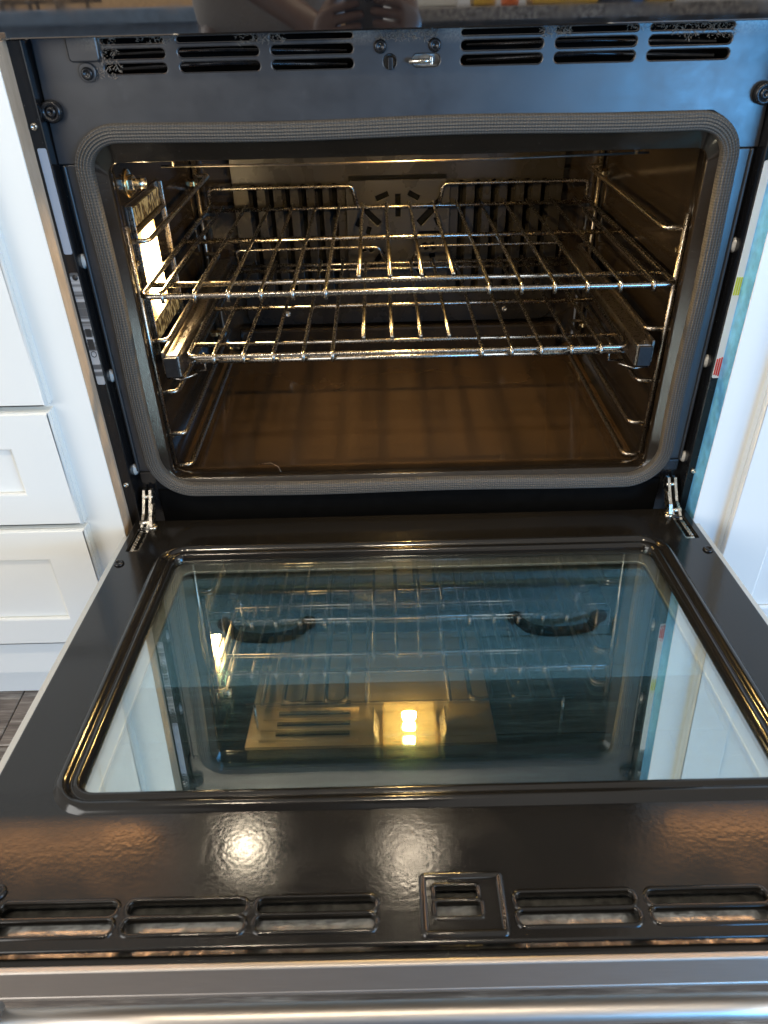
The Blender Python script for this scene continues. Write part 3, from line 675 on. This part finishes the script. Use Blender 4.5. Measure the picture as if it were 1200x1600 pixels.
# core, outer skin
plate('door_core', R2(-0.3660, 0.3660, 0.0330, 0.6020), [R2(-WX - 0.014, WX + 0.014, WV0 - 0.014, WV1 + 0.014, 0.01)], 0.020, 0.001, M_foil, door, XY(-0.0240))
box('door_core_rim', -0.3672, 0.3672, -0.0405, -0.0315, -0.0320, -0.0042, M_door, door)
for s in (-1, 1):
    x0, x1 = sorted((s * 0.3660, s * 0.3676)); box('door_core_rim', x0, x1, -0.6030, -0.0410, -0.0320, -0.0042, M_door, door)
plate('door_skin', R2(-0.3782, 0.3782, 0.0600, 0.6175, 0.003), [R2(-WX - 0.004, WX + 0.004, WV0 - 0.004, WV1 + 0.004, 0.01)], 0.004, 0.001, M_steel, door, XY(-0.0440 + 0.0095))
for s in (-1, 1):
    x0, x1 = sorted((s * 0.3698, s * 0.3782)); box('skin_edge', x0, x1, -0.6175, -0.0600, -0.0320, -0.0060, M_steel_side, door, 0.0012)
# rolled lower lip, then the stainless end face
box('door_lip', -0.3675, 0.3675, -0.6120, -0.6038, -0.0200, -0.0065, M_lip, door, 0.003, 3)
box('skin_edge', -0.3782, 0.3782, -0.6178, -0.6128, -0.0322, -0.0020, M_steel, door, 0.0016, 3)
for s in (-1, 1): screw(door, (s * 0.3600, -0.1325, 0.0), (0, 0, 1), 0.0062, M_screw)
for s in (-1, 1): screw(door, (s * 0.3400, -0.0480, 0.0), (0, 0, 1), 0.0060, M_zinc)
screw(door, (-0.3215, -0.5610, 0.0), (0, 0, 1), 0.0062, M_screw)
# handle bar on two brackets
HV, HH = 0.6104, -0.0780
def dl(v, h): return (-v, h)
tube('handle', [(-0.350, -HV, HH), (-0.2, -HV, HH), (0.2, -HV, HH), (0.350, -HV, HH)], 0.0088, M_steel, door, 28)
for s in (-1, 1):
    x0, x1 = sorted((s * 0.318, s * 0.340)); box('handle_bracket', x0, x1, -HV - 0.007, -HV + 0.009, HH + 0.004, -0.0370, M_steel, door, 0.003)
# hinge arms and receivers
for s in (-1, 1):
    rcv = box('hinge_receiver', *sorted((s * 0.3450, s * 0.3580)), -0.1035, -0.0525, -0.0120, -0.0035, M_zinc, door, 0.0008)
    box('hinge_slot', *sorted((s * 0.3480, s * 0.3520)), -0.0960, -0.0560, -0.0034, -0.0026, M_void, rcv)
    for k in range(6): box('hinge_tooth', *sorted((s * 0.3535, s * 0.3565)), -0.095 + k * 0.006, -0.092 + k * 0.006, -0.0034, -0.0018, M_zinc, rcv)
for s in (-1, 1):
    xh = s * 0.3510
    def hplate(name, pts, th, mm, par, off=0.0):
        V = [(xh + off - th / 2, y, z) for (y, z) in pts] + [(xh + off + th / 2, y, z) for (y, z) in pts]; k = len(pts)
        return pyd(name, V, [tuple(range(k)), tuple(range(2 * k - 1, k - 1, -1))] + [(i, (i + 1) % k, k + (i + 1) % k, k + i) for i in range(k)], mm, par)
    arm = hplate('hinge_arm', [(-0.002, 0.036), (-0.010, 0.038), (-0.016, 0.030), (-0.030, 0.014), (-0.044, 0.006), (-0.058, -0.004), (-0.048, -0.012), (-0.030, -0.004), (-0.014, 0.010), (0.004, 0.024)], 0.0034, M_zinc, oven, -0.0042)
    hplate('hinge_cheek', [(-0.002, 0.036), (-0.010, 0.038), (-0.016, 0.030), (-0.030, 0.014), (-0.042, 0.010), (-0.058, -0.002), (-0.048, -0.012), (-0.030, -0.004), (-0.014, 0.010), (0.004, 0.024)], 0.0034, M_zinc, arm, 0.0042)
    hplate('hinge_catch', [(-0.020, 0.024), (-0.030, 0.028), (-0.044, 0.018), (-0.050, 0.006), (-0.040, 0.002), (-0.028, 0.010)], 0.0040, M_zinc, arm, -s * 0.0090)
    lathe('hinge_pin', [(0.0035, -0.0075), (0.0035, 0.0075)], (xh, -0.040, 0.006), (1, 0, 0), M_zinc, arm, 14)
    lathe('hinge_pin', [(0.0028, -0.007), (0.0028, 0.007)], (xh, -0.012, 0.029), (1, 0, 0), M_zinc, arm, 14)

# ================================================================== RACKS
def wire_hook(x, yr, yf, z, zb):
    return fillet([(x, yr, z), (x, yf - 0.003, z), (x, yf - 0.0062, z - 0.004), (x, yf - 0.0050, zb - 0.0055)], 0.003, 3)
up_r = thing('oven_rack', 'upper chrome wire oven rack, above the rack on slide rails', 'oven rack', (0, 0.24, 0.2855), 'wire racks in the oven')
def rl(p, o): return tuple(Vector(p) - o.location)
def rt(name, pts, r, o, n=8): return tube(name, [rl(p, o) for p in pts], r, M_wire, o, n)
Z = 0.2880; XR = 0.316; YF = 0.0220; YR = 0.450
fr = fillet([(-XR, 0.46, Z + 0.004), (-XR, 0.44, Z), (-XR, YF, Z), (XR, YF, Z), (XR, 0.44, Z), (XR, 0.46, Z + 0.004)], 0.014, 6)
rt('frame', fr, 0.0035, up_r, 12)
for y, rr in ((0.0665, 0.0034), (0.2620, 0.0036), (YR, 0.0030)):
    rt('crossbar', [(-XR, y, Z), (XR, y, Z)], rr, up_r)
for s in (-1, 1):
    rt('back_stop', fillet([(s * 0.308, YR, Z + 0.002), (s * 0.308, YR - 0.004, Z + 0.034), (s * 0.074, YR - 0.004, Z + 0.034), (s * 0.066, YR, Z - 0.002)], 0.008, 5), 0.0028, up_r)
for i in range(16):
    x = (i - 7.5) * 0.0385 + random.uniform(-0.0006, 0.0006)
    if 6 <= i <= 9:
        rt('wire', [(x, YR + 0.003, Z + 0.0055), (x, 0.0635, Z + 0.0055)], 0.0027, up_r)
    else:
        rt('wire', wire_hook(x, YR + 0.003, YF, Z + 0.0055, Z), 0.0025, up_r)

lo_r = thing('oven_rack', 'lower chrome wire oven rack carried on two slide rails', 'oven rack', (0, 0.24, 0.200), 'wire racks in the oven')
Z = 0.2030; XR = 0.2795; YF = 0.0420; YR = 0.425
fr = fillet([(-XR, 0.43, Z), (-XR, YF, Z), (XR, YF, Z), (XR, 0.43, Z)], 0.014, 6)
rt('frame', fr, 0.0033, lo_r, 12)
rt('frame', [(-XR + 0.012, YF - 0.0045, Z - 0.004), (XR - 0.012, YF - 0.0045, Z - 0.004)], 0.0032, lo_r, 8)
for y, rr in ((0.0825, 0.0030), (0.2200, 0.0034), (YR, 0.0030), (YR - 0.03, 0.0026)):
    rt('crossbar', [(-XR, y, Z), (XR, y, Z)], rr, lo_r)
for s in (-1, 1):
    rt('back_stop', fillet([(s * 0.27, YR, Z), (s * 0.27, YR - 0.004, Z + 0.028), (s * 0.034, YR - 0.004, Z + 0.028), (s * 0.020, YR, Z - 0.002)], 0.006, 5), 0.0027, lo_r)
for i in range(14):
    x = (i - 6.5) * 0.0375 + random.uniform(-0.0006, 0.0006)
    if 5 <= i <= 8:
        rt('wire', [(x, YR + 0.003, Z + 0.0053), (x, 0.0800, Z + 0.0053)], 0.0026, lo_r)
    else:
        rt('wire', wire_hook(x, YR + 0.003, YF - 0.004, Z + 0.0053, Z), 0.0026, lo_r)
for s in (-1, 1):
    def bb(name, x0, x1, y0, y1, z0, z1, mm, par, bv=0.0):
        L = lo_r.location; a, c = sorted((s * x0, s * x1))
        return box(name, a - L.x, c - L.x, y0 - L.y, y1 - L.y, z0 - L.z, z1 - L.z, mm, par, bv)
    rail = bb('slide_rail', 0.2845, 0.3030, 0.0235, 0.440, 0.1840, 0.2130, M_rail, lo_r, 0.0022)
    bb('rail_cap', 0.2862, 0.3035, 0.0190, 0.0232, 0.1855, 0.2115, M_railcap, rail, 0.0012)
    bb('rail_runner', 0.3032, 0.3070, 0.0260, 0.430, 0.1880, 0.2165, M_rail, rail, 0.0008)
    L = lo_r.location
    for (yy) in (0.032, 0.085):
        tube('rail_clip', [Vector((s * 0.306, yy, 0.1800)) - L, Vector((s * 0.288, yy - 0.002, 0.1785)) - L, Vector((s * 0.268, yy + 0.004, 0.1835)) - L], 0.0014, M_wire, rail, 6)
    tube('rail_clip', [Vector((s * 0.262, 0.060, 0.2010)) - L, Vector((s * 0.262, 0.058, 0.1780)) - L, Vector((s * 0.282, 0.062, 0.1765)) - L], 0.0016, M_wire, rail, 6)

# ================================================================== CABINETS
def shaker(name, x0, x1, z0, z1, y, material, parent, border=0.060, th=0.018, rec=0.007):
    o = box(name, x0, x1, y + rec, y + th, z0, z1, material, parent)
    inner = [(x0 + border, z0 + border * 0.83), (x1 - border, z0 + border * 0.83), (x1 - border, z1 - border * 0.83), (x0 + border, z1 - border * 0.83)]
    plate('front_frame', rrect(x0, x1, z0, z1, 0.001, 2), [inner], rec + 0.0005, 0.0030, material, o, XZ(y + (rec + 0.0005) / 2))
    return o
lc = thing('drawer_cabinet', 'white cabinet with three shaker drawers at left of the oven', 'cabinet', (0, 0, 0))
box('cabinet_stile', -0.4400, -0.3792, -0.0470, -0.0453, -0.263, 0.555, M_white, lc, 0.0008)
box('raw_edge', -0.3900, -0.37885, -0.0452, -0.0183, -0.060, 0.5485, M_tan, lc)
box('cabinet_rail', -1.20, -0.4402, -0.0457, -0.0300, -0.263, 0.555, M_white, lc)
XD = -0.4235
shaker('drawer_front', -0.95, XD, 0.1900, 0.5300, -0.064, M_white, lc)
shaker('drawer_front', -0.95, XD, 0.0215, 0.1830, -0.064, M_white, lc)
shaker('drawer_front', -0.95, XD, -0.1880, 0.0145, -0.064, M_white, lc)
box('toe_kick', -1.20, -0.3790, 0.0300, 0.0420, FZ + 0.0010, -0.2632, M_white, lc)
box('cabinet_bottom', -1.20, -0.3795, -0.0295, 0.0420, -0.2630, -0.2500, M_white, lc)
rc = thing('tall_cabinet', 'white cabinet with panelled door at right of the oven', 'cabinet', (0, 0, 0))
box('cabinet_stile', 0.3752, 0.4300, -0.0470, -0.0453, -0.263, 0.555, M_white_r, rc, 0.0008)
fe = box('blue_edge', 0.37485, 0.3850, -0.0452, -0.0183, -0.060, 0.5485, M_blue_edge, rc); fe['label'] = 'light blue strip on the inner edge'
box('cabinet_rail', 0.4302, 1.10, -0.0457, -0.0300, -0.263, 0.555, M_white_r, rc)
shaker('cabinet_door', 0.4165, 0.95, -0.2000, 0.5300, -0.064, M_white_r, rc, 0.062)
box('toe_kick', 0.3752, 1.10, 0.0300, 0.0420, FZ + 0.0010, -0.2632, M_white_r, rc)
box('cabinet_bottom', 0.3752, 1.10, -0.0295, 0.0420, -0.2630, -0.2500, M_white_r, rc)
dc = thing('storage_drawer', 'white drawer with two dark bow pulls, seen below the door glass', 'drawer', (0, 0, 0))
box('drawer_rail', -0.3788, 0.3748, -0.0450, -0.0300, -0.2628, -0.0860, M_white, dc)
shaker('drawer_front', -0.3700, 0.3660, -0.2600, -0.1010, -0.064, M_white, dc, 0.075, 0.0185, 0.006)
box('toe_kick', -0.3788, 0.3748, 0.0300, 0.0420, FZ + 0.0010, -0.2632, M_white, dc)
for cx in (-0.205, 0.207):
    pts = []
    for k in range(15):
        t = k / 14; x = cx - 0.060 + 0.120 * t; bow = math.sin(PI * t)
        pts.append((x, -0.0660 - 0.017 * min(1, 2.2 * bow) , -0.1550 - 0.013 * bow))
    pl = tube('pull', pts, 0.0075, M_bronze, dc, 12)
    for s in (-1, 1): lathe('pull_foot', [(0.0105, 0), (0.0105, 0.004), (0.0080, 0.008)], (cx + s * 0.060, -0.0640, -0.155), (0, -1, 0), M_bronze, pl, 16)

# ================================================================== WHAT THE GLOSSY FRONT REFLECTS (behind and above the camera)
up_ap = box('upper_oven', -0.381, 0.381, -0.030, 0.0, 0.6715, 1.20, Mcp, None, 0.003); tag(up_ap, 'black glass appliance front directly above the oven', 'appliance')
def glow_strip(x, lab):  # added glowing strips, out of view, for orange reflections in the door
    t = box('reflection_strip', x - 0.30, x + 0.30, 0.595, 0.70, 1.300, 1.325, M_zinc, None, 0.003); tag(t, lab, 'lamp')
    box('strip_glow', x - 0.29, x + 0.29, 0.598, 0.697, 1.290, 1.2995, M_strip, t)
M_strip = emit('orange_strip_glow', (1.0, 0.46, 0.16), 26.0)
glow_strip(-1.01, 'added warm glow strip above the left cabinet, for its reflection'); glow_strip(1.05, 'added warm glow strip above the right cabinet, for its reflection')
for (x, y, lab) in ((0.03, -1.16, 'round ceiling downlight straight above the oven'), (-0.62, -1.23, 'round ceiling downlight left of the one above the oven')):
    t = lathe('ceiling_downlight', [(0.075, 0.0), (0.075, 0.006), (0.058, 0.010), (0.052, 0.004), (0.052, 0.002)], (x, y, 2.050), (0, 0, -1), M_white, None, 28); tag(t, lab, 'downlight', 'recessed downlights')
    lathe('downlight_lens', [(0.050, 0.0), (0.050, 0.0025)], (x, y, 2.0478), (0, 0, -1), M_down, t, 28)
# kitchen counters behind the camera
M_granite = simple('speckled_granite', (0.20, 0.18, 0.16), 0.25, 0, 60, 0.75)
M_navy = simple('blue_grey_counter', (0.16, 0.24, 0.36), 0.30, 0, 30, 0.2)
M_cabdark = simple('dark_cabinet', (0.05, 0.045, 0.04), 0.5)
isl = box('kitchen_island', 0.07, 1.9, -3.0, -2.36, FZ, 0.4925, M_cabdark); tag(isl, 'island with granite top behind the photographer, reflected in the control panel', 'island')
box('island_top', 0.04, 1.9, -3.05, -2.30, 0.4930, 0.5330, M_granite, isl, 0.003)
rg = box('kitchen_range', -2.1, -0.74, -3.4, -2.80, FZ, 0.4995, M_navy); tag(rg, 'dark range with burner grates behind the photographer, reflected at upper left', 'range')
box('range_top', -2.1, -0.72, -3.42, -2.76, 0.5000, 0.5500, M_navy, rg, 0.004)
for i in range(7): tube('burner_grate', fillet([(-1.95 + i * 0.11, -2.82, 0.552), (-1.95 + i * 0.11, -2.82, 0.582), (-1.95 + i * 0.11, -3.2, 0.582), (-1.95 + i * 0.11, -3.2, 0.552)], 0.01), 0.008, M_black, rg)
for y in (-2.86, -3.02, -3.18): tube('burner_grate', [(-1.98, y, 0.580), (-1.22, y, 0.580)], 0.008, M_black, rg)
M_tanwall = simple('tan_wall_paint', (0.72, 0.46, 0.24), 0.6)
bw = box('back_wall', -2.6, 0.0, -3.60, -3.52, FZ, 2.05, M_tanwall); bw['kind'] = 'structure'
M_orange = simple('orange_plastic', (0.80, 0.17, 0.02), 0.3); M_yellow = simple('yellow_packet', (0.75, 0.48, 0.05), 0.4); M_bluep = simple('blue_packet', (0.03, 0.25, 0.75), 0.4); M_dkblue = simple('navy_packet', (0.03, 0.04, 0.09), 0.4)
def bottle(x, y, mm, lab):
    t = lathe('bottle', [(0.030, 0), (0.032, 0.006), (0.032, 0.11), (0.026, 0.135), (0.012, 0.15), (0.012, 0.17)], (x, y, 0.5335), (0, 0, 1), mm, None, 20); tag(t, lab, 'bottle')
    lathe('cap', [(0.014, 0), (0.014, 0.02), (0.012, 0.022)], (x, y, 0.7036), (0, 0, 1), M_white, t, 16)
bottle(0.455, -2.45, M_orange, 'orange bottle standing on the granite island')
for (x0, x1, mm, lab) in ((0.12, 0.27, M_white, 'white carton on the granite island'), (0.33, 0.41, M_yellow, 'yellow packet left of the orange bottle'), (0.54, 0.78, M_yellow, 'wide yellow packet right of the orange bottle'), (0.79, 0.90, M_dkblue, 'navy packet between the yellow packets'), (0.905, 0.945, M_bluep, 'bright blue packet on the granite island'), (0.955, 1.06, M_yellow, 'yellow packet right of the bright blue one')):
    t = box('carton', x0, x1, -2.62, -2.48, 0.5335, 0.66 + 0.05 * random.random(), mm, None, 0.006); tag(t, lab, 'packet')

# the person holding the phone, mirrored in the control panel
M_skin = simple('skin', (0.11, 0.062, 0.045), 0.5); M_shirt = simple('grey_shirt', (0.27, 0.255, 0.245), 0.85, 0, 300, 0.15, 0.2, 0.001)
M_jeans = simple('dark_trousers', (0.03, 0.035, 0.05), 0.8); M_hair = simple('dark_hair', (0.03, 0.02, 0.015), 0.6); M_phone = simple('phone_back', (0.10, 0.10, 0.105), 0.22)
def skinned(name, verts, edges, radii, material, parent, root=0, sub=2):
    me = bpy.data.meshes.new(name); me.from_pydata(verts, edges, []); o = link(name, me, material, parent)
    md = o.modifiers.new('skin', 'SKIN'); sv = me.skin_vertices
    if not sv: 
        bm = bmesh.new(); bm.from_mesh(me); bm.verts.layers.skin.verify(); bm.to_mesh(me); bm.free(); sv = me.skin_vertices
    for i, r in enumerate(radii):
        d = sv[0].data[i]; d.radius = r if isinstance(r, tuple) else (r, r); d.use_root = (i == root); d.use_loose = False
    md.use_smooth_shade = True
    ss = o.modifiers.new('sub', 'SUBSURF'); ss.levels = sub; ss.render_levels = sub
    return o
PX, PY = -0.27, -1.27
person = thing('person', 'person in a grey shirt holding a phone, mirrored in the control panel', 'person', (PX, PY, FZ))
def W2L(p): return (p[0] - PX, p[1] - PY, p[2] - FZ)
HR = (0.035, -0.905, 0.520); HL = (-0.125, -0.915, 0.515)
bv = [(PX, PY, 0.52), (PX, PY, 0.72), (PX, PY + 0.01, 0.92), (PX, PY, 1.06), (PX, PY + 0.02, 1.14), (PX, PY + 0.05, 1.22), (PX, PY + 0.07, 1.31),
      (PX - 0.18, PY, 1.04), (PX - 0.25, PY + 0.03, 0.74), HL, (PX + 0.18, PY, 1.04), (PX + 0.26, PY + 0.05, 0.74), HR,
      (PX - 0.10, PY, 0.44), (PX - 0.11, PY + 0.02, 0.06), (PX - 0.12, PY - 0.03, FZ + 0.07), (PX - 0.12, PY + 0.12, FZ + 0.04),
      (PX + 0.10, PY, 0.44), (PX + 0.11, PY + 0.02, 0.06), (PX + 0.12, PY - 0.03, FZ + 0.07), (PX + 0.12, PY + 0.12, FZ + 0.04)]
be = [(0, 1), (1, 2), (2, 3), (3, 4), (4, 5), (5, 6), (3, 7), (7, 8), (8, 9), (3, 10), (10, 11), (11, 12), (0, 13), (13, 14), (14, 15), (15, 16), (0, 17), (17, 18), (18, 19), (19, 20)]
br = [(0.15, 0.10), (0.14, 0.095), (0.15, 0.105), (0.12, 0.09), 0.055, (0.075, 0.09), (0.06, 0.07), 0.06, 0.042, 0.026, 0.06, 0.042, 0.026, 0.085, 0.058, 0.04, 0.03, 0.085, 0.058, 0.04, 0.03]
for (hx, hs) in ((9, 1), (12, -1)):
    h = Vector(bv[hx]); base = len(bv)
    palm = h + Vector((hs * 0.0, 0.020, 0.012)); bv.append(tuple(palm)); be.append((hx, base)); br.append((0.034, 0.016))
    for k, (dz, ln) in enumerate(((0.028, 0.062), (0.010, 0.070), (-0.009, 0.065), (-0.027, 0.052))):
        a = palm + Vector((hs * 0.016, 0.010, dz)); b1 = a + Vector((hs * ln * 0.45, 0.012, 0.006)); c1 = b1 + Vector((hs * ln * 0.4, -0.004, 0.004)); q = len(bv)
        bv += [tuple(a), tuple(b1), tuple(c1)]; be += [(base, q), (q, q + 1), (q + 1, q + 2)]; br += [0.0095, 0.0088, 0.0075]
    a = palm + Vector((hs * 0.004, -0.020, 0.030)); b1 = a + Vector((hs * 0.022, -0.012, 0.022)); q = len(bv)
    bv += [tuple(a), tuple(b1)]; be += [(base, q), (q, q + 1)]; br += [0.0110, 0.0090]
skinned('body', [W2L(p) for p in bv], be, br, M_skin, person)
sv_ = [(PX, PY, 0.46), (PX, PY, 0.60), (PX, PY, 0.74), (PX, PY + 0.01, 0.92), (PX, PY, 1.06), (PX, PY + 0.015, 1.11), (PX - 0.18, PY, 1.04), (PX - 0.245, PY + 0.03, 0.77), (PX - 0.20, PY + 0.16, 0.66), (PX + 0.18, PY, 1.04), (PX + 0.255, PY + 0.05, 0.77), (PX + 0.215, PY + 0.17, 0.67)]
skinned('shirt', [W2L(p) for p in sv_], [(0, 1), (1, 2), (2, 3), (3, 4), (4, 5), (4, 6), (6, 7), (7, 8), (4, 9), (9, 10), (10, 11)], [(0.195, 0.135), (0.19, 0.13), (0.18, 0.12), (0.185, 0.13), (0.15, 0.11), 0.07, 0.085, 0.068, 0.060, 0.085, 0.068, 0.060], M_shirt, person)
tv = [(PX, PY, 0.50), (PX - 0.10, PY, 0.42), (PX - 0.11, PY + 0.02, 0.06), (PX - 0.12, PY - 0.03, FZ + 0.10), (PX + 0.10, PY, 0.42), (PX + 0.11, PY + 0.02, 0.06), (PX + 0.12, PY - 0.03, FZ + 0.10)]
skinned('trousers', [W2L(p) for p in tv], [(0, 1), (1, 2), (2, 3), (0, 4), (4, 5), (5, 6)], [(0.17, 0.115), 0.105, 0.078, 0.065, 0.105, 0.078, 0.065], M_jeans, person)
hv = [(PX, PY + 0.03, 1.27), (PX, PY + 0.02, 1.345)]
skinned('hair', [W2L(p) for p in hv], [(0, 1)], [(0.088, 0.098), (0.07, 0.08)], M_hair, person)
# phone: its back is square to the lens axis, just behind the lens
ph = bpy.data.objects.new('phone', None); C.objects.link(ph); ph.matrix_world = m.copy(); tag(ph, 'dark phone held upright by the person', 'phone')
def cam_box(name, x0, x1, y0, y1, z0, z1, mm, par, bv_): return box(name, x0, x1, y0, y1, z0, z1, mm, par, bv_)
cam_box('phone_body', -0.054, 0.018, -0.126, 0.021, 0.0060, 0.0138, M_phone, ph, 0.003)
bmp = cam_box('camera_bump', -0.020, 0.015, -0.020, 0.017, 0.0038, 0.0059, M_phone, ph, 0.0015)
for (x, y) in ((-0.010, 0.007), (-0.010, -0.011), (0.006, -0.002)): lathe('lens_ring', [(0.0068, 0.0), (0.0068, 0.0012), (0.0055, 0.0012), (0.0050, 0.0004)], (x, y, 0.0038), (0, 0, -1), M_screw, bmp, 20)
